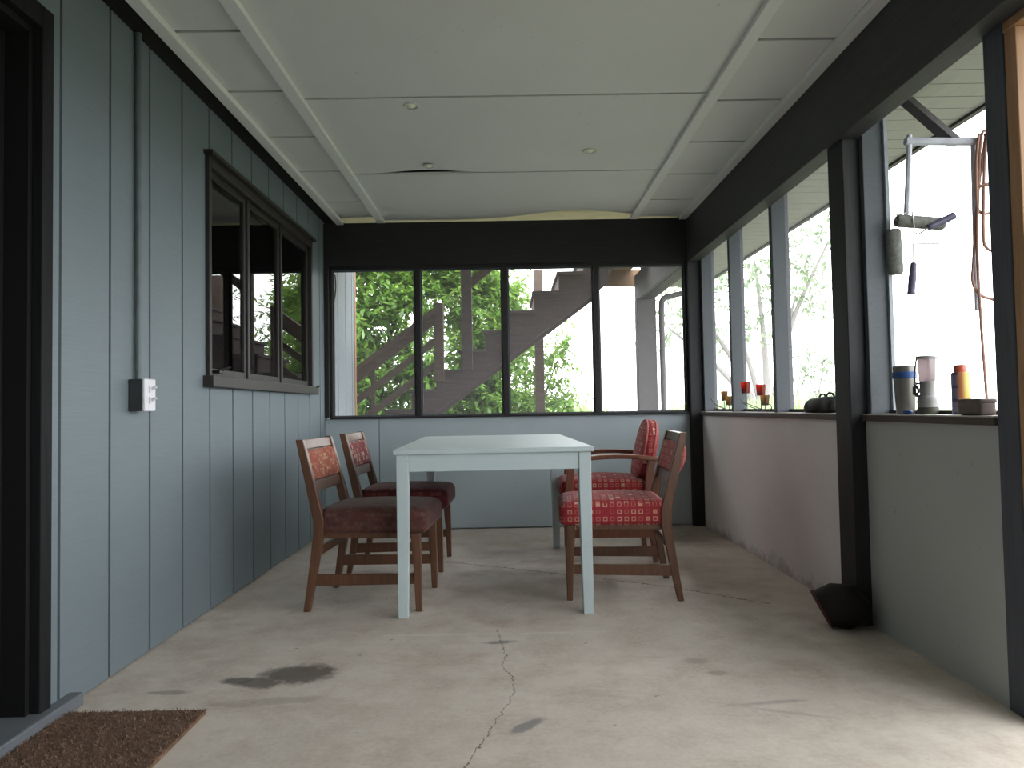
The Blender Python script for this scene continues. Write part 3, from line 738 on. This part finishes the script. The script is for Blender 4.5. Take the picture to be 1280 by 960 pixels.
def arm_chair(label, loc, rz, wood, fab):
    t = thing('armchair', label, 'chair', (*loc, 0), rz)
    hw = .265
    for s in (-1, 1):
        y = s * hw
        obj('back_leg', bar(B(), [(-.27, y * .92, 0, .03, .03), (-.25, y * .95, .2, .04, .034), (-.235, y, .42, .05, .036), (-.245, y, .55, .046, .036), (-.262, y, .616, .04, .034)]), wood, t, bevel=.005)
        obj('front_leg', bar(B(), [(.245, y * .96, 0, .03, .03), (.243, y * .98, .25, .04, .036), (.24, y, .42, .045, .038), (.225, y, .56, .042, .036), (.205, y, .602, .04, .034)]), wood, t, bevel=.005)
        # arm rest, a long shallow arch
        secs = []
        for i in range(15):
            f = i / 14; x = -.295 + .58 * f
            z = .614 + .024 * math.sin(PI * min(1, f * 1.05)) - .01 * f
            w = .042 + .018 * math.sin(PI * f); h = .026
            yy = y + s * .006 * math.sin(PI * f)
            secs.append([(x, yy - w / 2, z - h / 2), (x, yy + w / 2, z - h / 2), (x, yy + w / 2, z + h / 2), (x, yy - w / 2, z + h / 2)])
        obj('arm_rest', loft(B(), secs), wood, t, 50, .006)
        g = B(); box(g, -.24, .235, y * .96 - .011, y * .96 + .011, .15, .20); obj('side_stretcher', g, wood, t, bevel=.003)
    g = B(); box(g, -.225, .225, -hw + .02, hw - .02, .335, .375); obj('seat_rail', g, wood, t, bevel=.003)
    def crown(q, p):
        p = p.copy(); k_ = max(0, 1 - q.x ** 2) * max(0, 1 - q.y ** 2)
        if q.z > 0: p.z += .03 * k_ ** .6
        return p
    g = B(); rbox(g, (.53, .49, .10), (.03, 0, .43), .034, 14, crown); obj('seat', g, fab, t, 60)
    # rounded back: an egg-shaped slab with two welts
    g = B(); n = 40; prof = []
    def outline(a, sc):
        cy, cz = math.cos(a), math.sin(a)
        yy = .245 * (abs(cy) ** .8) * (1 if cy > 0 else -1); zz = (.215 if cz > 0 else .175) * (abs(cz) ** .85) * (1 if cz > 0 else -1)
        return yy * sc, zz * sc
    for dx, sc in ((.045, .0), (.044, .5), (.040, .8), (.030, .93), (.016, .99), (.0, 1.), (-.016, .985), (-.034, .95), (-.046, .85), (-.052, .5), (-.053, .0)):
        ring = []
        for j in range(n):
            yy, zz = outline(2 * PI * j / n, max(sc, .02)); ring.append((dx, yy, zz))
        prof.append(ring)
    loft(g, prof); m_ = Matrix.Translation((-.245, 0, .635)) @ Matrix.Rotation(R(-13), 4, 'Y'); xf(g, m_)
    bk = obj('back_pad', g, fab, t, 60)
    for dx, sc in ((.030, .955), (-.022, .99)):
        g = B(); tube(g, [(dx, *outline(2 * PI * j / n, sc)) for j in range(n + 1)], .006, 6); xf(g, m_); obj('welt', g, 'piping', bk, 60)
    g = B(); box(g, -.262, -.235, -hw + .018, hw - .018, .47, .52); obj('back_rail', g, wood, t, bevel=.003)
    return t
arm_chair('red armchair with rounded back and curved wooden arms at the far right of the table', (.60, 4.53), R(177), 'chair_red_wood', 'fab_red')

# ------------------------------------------------------------------ doormat
mt = thing('doormat', 'brown coir doormat on the concrete in front of the left door', 'doormat', (-1.168, 1.88, 0))
obj('mat_base', box(B(), -.213, .213, -.37, .365, .0, .014), 'coir', mt, bevel=.004)
g = B(); rnd = random.Random(3)
for i in range(15000):
    x = rnd.uniform(-.214, .214); y = rnd.uniform(-.37, .366); a = rnd.uniform(0, PI); h = rnd.uniform(.002, .008)
    if math.sin((x + y) * 260) < -.55: h *= .5
    w = .0022; dx, dy = math.cos(a) * w, math.sin(a) * w; lx, ly = rnd.gauss(0, .006), rnd.gauss(0, .006)
    v = [g.verts.new(p) for p in ((x - dx, y - dy, .012), (x + dx, y + dy, .012), (x + lx, y + ly, .014 + h))]
    g.faces.new(v)
bs = obj('coir_bristles', g, 'bristle', mt); bs['kind'] = 'stuff'

# ------------------------------------------------------------------ sooty scuttle by the post
sc = thing('coal_scuttle', 'sooty dark metal scuttle with a rust red rim lying against the charcoal post', 'scuttle', (1.378, 2.945, 0))
def ring_(c, ax, ry, rz, n=28):
    c = Vector(c); ax = Vector(ax).normalized(); s = ax.cross(Vector((0, 0, 1))).normalized(); u = s.cross(ax)
    return [c + s * math.cos(2 * PI * j / n) * ry + u * math.sin(2 * PI * j / n) * rz for j in range(n)]
A0 = (-.85, .25, -.47)
secs = [ring_((.068, -.012, .034), (-.6, .2, .8), .022, .026), ring_((.05, -.005, .062), (-.8, .2, .5), .056, .062), ring_((.012, .012, .09), (-.92, .22, .12), .084, .09),
        ring_((-.03, .04, .088), (-.92, .25, -.25), .092, .092), ring_((-.078, .078, .066), A0, .086, .076)]
inner = [ring_((-.078, .078, .066), A0, .080, .070), ring_((-.03, .045, .085), (-.92, .25, -.3), .080, .076), ring_((.01, .015, .09), (-.92, .22, .1), .07, .07)]
g = B(); loft(g, secs + inner)
for v in g.verts: v.co.z = max(v.co.z, .003)
obj('scuttle_body', g, 'scuttle', sc, 50)
rp_ = [Vector((p.x, p.y, max(p.z, .006))) for p in ring_((-.079, .0785, .066), A0, .086, .076)]
obj('rim', tube(B(), rp_ + rp_[:1], .006, 8), 'rust', sc, 60)

# ------------------------------------------------------------------ things on the right sills
Z = .8818
t = thing('steel_tumbler', 'steel tumbler with a blue band, first on the near sill beside the stud', 'tumbler', (1.545, 2.772, Z))
g = B(); lathe(g, [(0, 0), (.031, 0), (.033, .004), (.0405, .155), (.041, .185), (.038, .187), (.036, .17), (.0, .17)], 28); obj('tumbler_body', g, 'cup_steel', t, 40)
g = B(); lathe(g, [(.0405, .138), (.0425, .14), (.043, .162), (.041, .164)], 28); obj('band', g, 'blue', t, 40)
bc = obj('bottle_cap', lathe(B(), [(0, 0), (.017, 0), (.017, .012), (.015, .014), (0, .014)], 20), 'blue', None, 40, loc=(1.505, 2.69, Z)); tag(bc, 'small blue bottle cap lying between tumbler and lantern', 'bottle cap')
t = thing('camping_lantern', 'grey camping lantern with a frosted globe and carrying strap on the near sill', 'lantern', (1.55, 2.632, Z))
g = B(); lathe(g, [(0, 0), (.036, 0), (.037, .003), (.036, .024), (.034, .026), (0, .026)], 28); obj('lantern_base', g, 'olive', t, 40)
g = B(); lathe(g, [(0, .026), (.036, .026), (.036, .05), (.030, .066), (.026, .07), (.026, .122), (0, .122)], 28); obj('lantern_body', g, 'grey_plastic', t, 40)
g = B(); lathe(g, [(.025, .122), (.027, .124), (.030, .205), (.0, .205)], 28); obj('globe', g, 'frost', t, 40)
g = B(); lathe(g, [(0, .204), (.033, .204), (.0365, .209), (.034, .216), (.0, .218)], 28); obj('lantern_cap', g, 'grey_plastic', t, 40)
obj('carry_handle', tube(B(), smoothpath([(-.026, .012, .115), (-.042, .008, .112), (-.045, -.012, .10), (-.042, -.016, .085), (-.040, .004, .070), (-.027, .006, .068)]), .0045, 8), 'dark_plastic', t, 60)
g = B(); tube(g, smoothpath([(-.020, .030, .208), (-.022, .040, .16), (-.023, .041, .12), (-.023, .043, .10)]), .003, 6); rbox(g, (.012, .012, .035), (-.023, .044, .088), .005, 4); obj('strap', g, 'dark_plastic', t, 60)
t = thing('spray_can', 'orange and yellow spray can with a red cap on the near sill', 'spray can', (1.56, 2.452, Z))
g = B(); lathe(g, [(0, 0), (.027, 0), (.029, .003), (.029, .140), (.026, .146), (.020, .147), (0, .147)], 28); obj('can_body', g, 'can', t, 40)
g = B(); lathe(g, [(0, .146), (.019, .146), (.0195, .150), (.0185, .168), (.016, .172), (0, .172)], 24); obj('can_cap', g, 'can_cap', t, 40)
t = thing('oblong_tin', 'low brown grey oblong tin in front of the spray can', 'tin', (1.512, 2.30, Z))
g = B(); rbox(g, (.056, .112, .044), (0, 0, .022), .008, 8); obj('tin_body', g, 'tin', t, 50)
g = B(); rbox(g, (.060, .116, .016), (0, 0, .046), .006, 8); obj('lid', g, 'tin', t, 50)

def candle_holder(label, loc, cups, wires, cupmat):
    t = thing('candle_holder', label, 'candle holder', loc, 0, 'wire candle holders on the far sill')
    g = B()
    for w in wires: tube(g, smoothpath(w, 5), .0032, 6)
    for x, y, z, r, h, c in cups: tube(g, [(x, y, .004), (x, y, z)], .003, 6); lathe(g, [(0, z - .004), (r * .8, z - .004), (r * .8, z), (0, z)], 14, (x, y, 0))
    obj('wire_stand', g, 'dark_plastic', t, 60)
    for x, y, z, r, h, c in cups:
        g = B(); lathe(g, [(0, z), (r * .82, z), (r, z + h), (r * .9, z + h), (r * .74, z + .006), (0, z + .006)], 18, (x, y, 0)); cu = obj('cup', g, c, t, 50)
        g = B(); lathe(g, [(0, z + .006), (r * .7, z + .006), (r * .74, z + h * .35), (0, z + h * .38)], 14, (x, y, 0)); obj('candle', g, 'wax', cu, 50)
candle_holder('wire candle holder with two amber cups in the far corner of the sill', (1.54, 5.04, Z),
    [(-.0, .05, .08, .026, .066, 'amber'), (.0, -.06, .047, .026, .062, 'amber')],
    [[(-.02, .24, .06), (-.03, .12, .04), (.0, -.02, .012), (.03, -.12, .004)], [(-.02, .22, .03), (.0, .08, .006), (.03, -.10, .004)], [(-.03, .30, .10), (-.02, .22, .06), (.0, .12, .03), (.02, -.02, .006)]], None)
candle_holder('wire candle holder with red orange cups in front of the first mullion', (1.54, 4.45, Z),
    [(.0, .18, .123, .031, .072, 'redcup'), (.0, -.10, .104, .029, .064, 'redcup'), (.005, -.15, .044, .028, .058, 'amber')],
    [[(-.02, .22, .08), (-.02, .10, .055), (0, -.08, .02), (.01, -.18, .004)], [(-.02, .20, .06), (-.01, .05, .03), (.0, -.15, .004)], [(.0, -.15, .004), (.02, -.21, .02), (.02, -.19, .045), (.0, -.13, .05)]], None)
t = thing('leather_pouch', 'crumpled black leather pouch with two loops at the near end of the far sill', 'pouch', (1.535, 3.475, Z))
def lump(q, p):
    p = p.copy(); s = 1 + .12 * math.sin(p.y * 37 + 1) * math.cos(p.z * 50) + .06 * math.sin(p.y * 90 + p.x * 60)
    p.z *= s; p.x *= s
    if q.y > .2: p.z -= (q.y - .2) * .022
    return p
g = B(); rbox(g, (.085, .33, .078), (0, 0, .039), .034, 16, lump)
for v in g.verts: v.co.z = max(v.co.z, .001)
obj('pouch_body', g, 'bag', t, 70)
obj('loop', tube(B(), smoothpath([(0, .06, .06), (0, .03, .088), (0, -.01, .09), (0, -.04, .07)]), .005, 8), 'bag', t, 60)
obj('loop', tube(B(), smoothpath([(-.01, -.03, .06), (-.01, -.07, .092), (-.01, -.12, .093), (-.01, -.15, .07)]), .005, 8), 'bag', t, 60)

# ------------------------------------------------------------------ staircase outdoors
st = thing('staircase', 'weathered brown timber staircase climbing to the right behind the back windows', 'staircase', (-.706, 6.9, -.15))
o = Vector((-.706, 6.9, -.15))
RUN, RISE = .2415, .1872
def step(i): return (-.706 + RUN * i, 1.286 + RISE * i)     # left edge x and tread height
lo, hi = -7, 6
def stringer(y):
    pts = []
    for i in range(lo, hi + 1):
        x, z = step(i); pts += [(x, z - RISE), (x, z)]
    xe, ze = step(hi); pts += [(xe + RUN, ze)]
    pts += [(xe + RUN, 1.423 + .735 * (xe + RUN - .018))]
    x0, z0 = step(lo); pts += [(x0 + .25, 1.423 + .735 * (x0 + .25 - .018))]
    pts = [(a - o.x, max(b - o.z, .01)) for a, b in pts]
    g = B(); prism(g, pts, 'y', y, y + .045); return g
obj('stringer', stringer(0), 'stair', st); obj('stringer', stringer(.86), 'stair', st)
for i in range(lo, hi + 1):
    x, z = step(i)
    obj('tread', box(B(), x - .02 - o.x, x + RUN + .012 - o.x, -.03, .935, z - o.z, z - o.z + .032), 'stair', st, bevel=.004)
    obj('riser', box(B(), x - o.x - .0, x - o.x + .018, .046, .859, z - RISE + .033 - o.z, z - o.z - .001), 'stair', st)
obj('newel_post', box(B(), -.715 - o.x, -.622 - o.x, -.095, -.006, 1.20 - o.z, 1.955 - o.z), 'rail', st, bevel=.004)
obj('newel_post', box(B(), -2.16 - o.x, -2.07 - o.x, -.095, -.006, 0, .90 - o.z), 'rail', st, bevel=.004)
def slope_bar(x0, z0, x1, z1, h, y0, y1, name, m):
    g = B(); prism(g, [(x0 - o.x, z0 - o.z), (x1 - o.x, z1 - o.z), (x1 - o.x, z1 + h - o.z), (x0 - o.x, z0 + h - o.z)], 'y', y0, y1); return obj(name, g, m, st)
slope_bar(-2.16, .78, -.64, 1.90, .055, -.12, .02, 'handrail', 'rail')
slope_bar(-2.12, .71, -.64, 1.80, .10, -.085, -.045, 'handrail_board', 'rail')
slope_bar(-2.10, .52, -.66, 1.585, .075, -.08, -.045, 'mid_rail', 'rail')
slope_bar(-2.10, .30, -.66, 1.355, .075, -.08, -.045, 'mid_rail', 'rail')
for xx in (-1.33, -1.62): obj('baluster', box(B(), xx - o.x, xx + .035 - o.x, -.045, -.01, .55 + (xx + 2.1) * .735 - .25 - o.z, .78 + (xx + 2.16) * .735 - o.z), 'rail', st)
obj('guard_post', box(B(), -.447 - o.x, -.345 - o.x, -.105, -.032, 1.30 - o.z, 2.33 - o.z), 'stair', st, bevel=.004)
obj('knee_brace', (lambda g: prism(g, [(-.345 - o.x, 2.10 - o.z), (-.345 - o.x, 2.20 - o.z), (-.17 - o.x, 2.33 - o.z), (-.06 - o.x, 2.33 - o.z)], 'y', -.09, -.045))(B()), 'rail', st)
obj('top_beam', box(B(), -.60 - o.x, .45 - o.x, -.11, -.03, 2.33 - o.z, 2.47 - o.z), 'stair', st)
ps = obj('deck_post', box(B(), -.05, .05, -.05, .05, 0, 2.62), 'rail', None, bevel=.004, loc=(.345, 7.95, -.15)); tag(ps, 'thin brown deck post standing behind the staircase', 'post')
dk = thing('landing_deck', 'dark timber landing with planks in sunlit orange brown at the top of the staircase', 'deck', (1.15, 7.3, 2.2))
obj('rim_joist', box(B(), -.16, .36, .44, .49, .05, .22), 'deck_plank', dk); obj('rim_joist', box(B(), -.16, .21, -.46, -.42, .19, .30), 'stair', dk)
obj('joist', box(B(), -.17, -.12, -.40, .44, .06, .22), 'stair', dk)
for i in range(3): obj('plank', box(B(), -.17 + i * .128, -.17 + i * .128 + .122, -.46, .49, .221, .255), 'deck_plank', dk)

# ------------------------------------------------------------------ plants
def leaf(bm, p, d, L, wd, rnd):
    d = d.normalized(); s = d.cross(Vector((rnd.uniform(-.4, .4), rnd.uniform(-.4, .4), 1)))
    s = s.normalized() if s.length > 1e-4 else Vector((1, 0, 0)); u = s.cross(d)
    a = bm.verts.new(p); b = bm.verts.new(p + d * L * .5 + s * wd - u * wd * .35); c = bm.verts.new(p + d * L - u * L * .12); e = bm.verts.new(p + d * L * .5 - s * wd - u * wd * .35)
    bm.faces.new((a, b, c)); bm.faces.new((a, c, e))
def shrub(name, label, cat, base, blobs, nleaf, L, lm, bm_, seed, trunk_r=.05, group=None):
    rnd = random.Random(seed); t = thing(name, label, cat, base, 0, group); b0 = Vector(base)
    tb_ = B(); lf = B()
    tot = sum(r[0] * r[1] * r[2] for _, r in blobs) ** 1.
    for c, r in blobs:
        c = Vector(c) - b0
        mid = Vector((c.x * .35 + rnd.uniform(-.1, .1), c.y * .35, c.z * .55))
        tube(tb_, smoothpath([(rnd.uniform(-.06, .06), rnd.uniform(-.06, .06), -.02), mid, c], 4), [trunk_r * (1 - .8 * i / 8) for i in range(9)], 7)
        n = max(30, int(nleaf * r[0] * r[1] * r[2] / tot))
        ntw = max(6, n // 14)
        for _ in range(ntw):
            while True:
                q = Vector((rnd.uniform(-1, 1), rnd.uniform(-1, 1), rnd.uniform(-1, 1)))
                if .25 < q.length < 1: break
            q = q * (1 - .35 * rnd.random() * (1 - q.length))
            end = c + Vector((q.x * r[0], q.y * r[1], q.z * r[2])); dirv = (end - c).normalized() + Vector((rnd.uniform(-.5, .5), rnd.uniform(-.5, .5), rnd.uniform(-.3, .5)))
            dirv.normalize(); tl = L * rnd.uniform(2.5, 4.5); st_ = end - dirv * tl * .5
            tube(tb_, [st_, st_ + dirv * tl], [.004, .002], 3)
            for j in range(14):
                f = j / 13; p = st_ + dirv * tl * f
                dd = dirv * .5 + Vector((rnd.uniform(-1, 1), rnd.uniform(-1, 1), rnd.uniform(-.9, .5)))
                leaf(lf, p, dd, L * rnd.uniform(.7, 1.3), L * rnd.uniform(.16, .26), rnd)
    obj('branches', tb_, bm_, t, 60); fo = obj('foliage', lf, lm, t); fo['kind'] = 'stuff'
    return t
G = -.15
shrub('leafy_shrub', 'dense green shrub filling the leftmost back window behind the stair rail', 'shrub', (-1.9, 9.3, G),
      [((-2.0, 9.2, 2.1), (.55, .6, .55)), ((-1.3, 9.4, 2.5), (.55, .6, .5)), ((-2.1, 9.3, 3.0), (.6, .6, .5)), ((-1.2, 9.2, 1.5), (.5, .5, .5)), ((-2.0, 9.2, 1.2), (.6, .6, .6)), ((-1.4, 9.2, .6), (.7, .5, .5)), ((-1.2, 9.4, 3.1), (.5, .5, .45)), ((-2.9, 9.5, 1.8), (.6, .6, 1.0))], 30000, .12, 'leaf', 'bark', 11, .05, 'shrubs behind the staircase')
shrub('leafy_shrub', 'tall green shrub rising behind the middle of the staircase', 'shrub', (-.5, 9.6, G),
      [((-.5, 9.5, 2.45), (.45, .5, .5)), ((-.35, 9.6, 1.75), (.5, .5, .5)), ((-.6, 9.5, 3.0), (.5, .5, .45)), ((-.2, 9.6, 1.1), (.5, .5, .45)), ((-.6, 9.5, .7), (.5, .5, .5)), ((.0, 9.7, 2.5), (.3, .3, .3))], 17000, .115, 'leaf', 'bark', 12, .045, 'shrubs behind the staircase')
shrub('leafy_shrub', 'thin pale green shrub beside the thin deck post under the stairs', 'shrub', (.35, 10.0, G),
      [((.15, 10., 2.35), (.35, .4, .3)), ((.35, 10., 1.7), (.4, .4, .35)), ((.45, 10., 1.1), (.45, .4, .4)), ((.1, 10., .7), (.5, .4, .45)), ((.75, 10., 1.75), (.22, .3, .3)), ((.8, 10., 1.0), (.25, .3, .25))], 4200, .10, 'leaf', 'bark', 13, .03, 'shrubs behind the staircase')
shrub('garden_tree', 'airy tree, glare in its pale colour, far off through the right hand windows', 'tree', (6.0, 16.5, G),
      [((4.2, 16., 3.2), (1.1, 1., .6)), ((5.6, 16., 4.2), (1.2, 1., .8)), ((6.6, 16.2, 3.4), (1.1, 1., .6)), ((7.3, 16., 4.6), (1., 1., .7)), ((5.2, 16., 2.6), (1., 1., .4)), ((3.6, 16., 2.7), (.6, .6, .5))], 2600, .17, 'leaf_far', 'bark_far', 14, .11)
shrub('young_bush', 'small bush, glare in its pale colour, out on the lawn beyond the third right light', 'bush', (5.75, 13.2, G),
      [((5.5, 13.2, 1.6), (.35, .4, .4)), ((5.8, 13.2, 1.0), (.5, .4, .4)), ((5.9, 13.2, 1.75), (.25, .3, .25))], 700, .11, 'leaf_far', 'bark_far', 15, .03)
rnd = random.Random(21); g = B()
for i in range(7000):
    y = rnd.uniform(12, 15); x = rnd.uniform(-5, 8); h = rnd.uniform(.85, 1.12) + .2 * math.sin(x * 1.9) * math.sin(x * .7)
    a = rnd.uniform(0, PI); w = rnd.uniform(.015, .04); dx, dy = math.cos(a) * w, math.sin(a) * w; lx, ly = rnd.gauss(0, .15), rnd.gauss(0, .15)
    v = [g.verts.new(p) for p in ((x - dx, y - dy, G), (x + dx, y + dy, G), (x + dx * .7 + lx * .4, y + dy * .7 + ly * .4, G + h * .6), (x + lx, y + ly, G + h * 1.12), (x - dx * .7 + lx * .4, y - dy * .7 + ly * .4, G + h * .6))]
    g.faces.new(v)
gr = obj('tall_grass', g, 'grass'); tag(gr, 'strip of tall grass along the far edge of the lawn', 'grass', kind='stuff')

# ------------------------------------------------------------------ light and camera
w = bpy.data.worlds.new('overcast sky'); S.world = w; w.use_nodes = True
nt = w.node_tree; nt.nodes.clear()
tc = nt.nodes.new('ShaderNodeTexCoord'); sp = nt.nodes.new('ShaderNodeSeparateXYZ'); nt.links.new(tc.outputs['Generated'], sp.inputs[0])
rp = nt.nodes.new('ShaderNodeValToRGB'); nt.links.new(sp.outputs[2], rp.inputs[0])
rp.color_ramp.elements[0].color = (.97, .985, 1, 1); rp.color_ramp.elements[1].color = (.93, .97, 1, 1)
bg = nt.nodes.new('ShaderNodeBackground'); nt.links.new(rp.outputs[0], bg.inputs[0]); bg.inputs[1].default_value = 7.0
ow = nt.nodes.new('ShaderNodeOutputWorld'); nt.links.new(bg.outputs[0], ow.inputs[0])

cam = bpy.data.cameras.new('camera'); co = bpy.data.objects.new('camera', cam); COL.objects.link(co)
cam.sensor_width = 36; cam.sensor_fit = 'HORIZONTAL'; cam.lens = 890 * 36 / 1280; cam.clip_start = .02; cam.clip_end = 500
yaw, pit, rol = .0042, .0343, -.0174
f = Vector((math.sin(yaw) * math.cos(pit), math.cos(yaw) * math.cos(pit), math.sin(pit)))
r0 = Vector((math.cos(yaw), -math.sin(yaw), 0)); u0 = r0.cross(f)
rt = r0 * math.cos(rol) + u0 * math.sin(rol); up = -r0 * math.sin(rol) + u0 * math.cos(rol)
m = Matrix((( rt.x, up.x, -f.x, 0), (rt.y, up.y, -f.y, 0), (rt.z, up.z, -f.z, .93), (0, 0, 0, 1)))
co.matrix_world = m
S.camera = co
S.view_settings.view_transform = 'Standard'; S.view_settings.look = 'None'; S.view_settings.gamma = 1; S.view_settings.use_curve_mapping = False
S.view_settings.exposure = 0.0
S.render.engine = 'CYCLES'
S.cycles.max_bounces = 12; S.cycles.diffuse_bounces = 6; S.cycles.transparent_max_bounces = 12
S.cycles.use_denoising = True
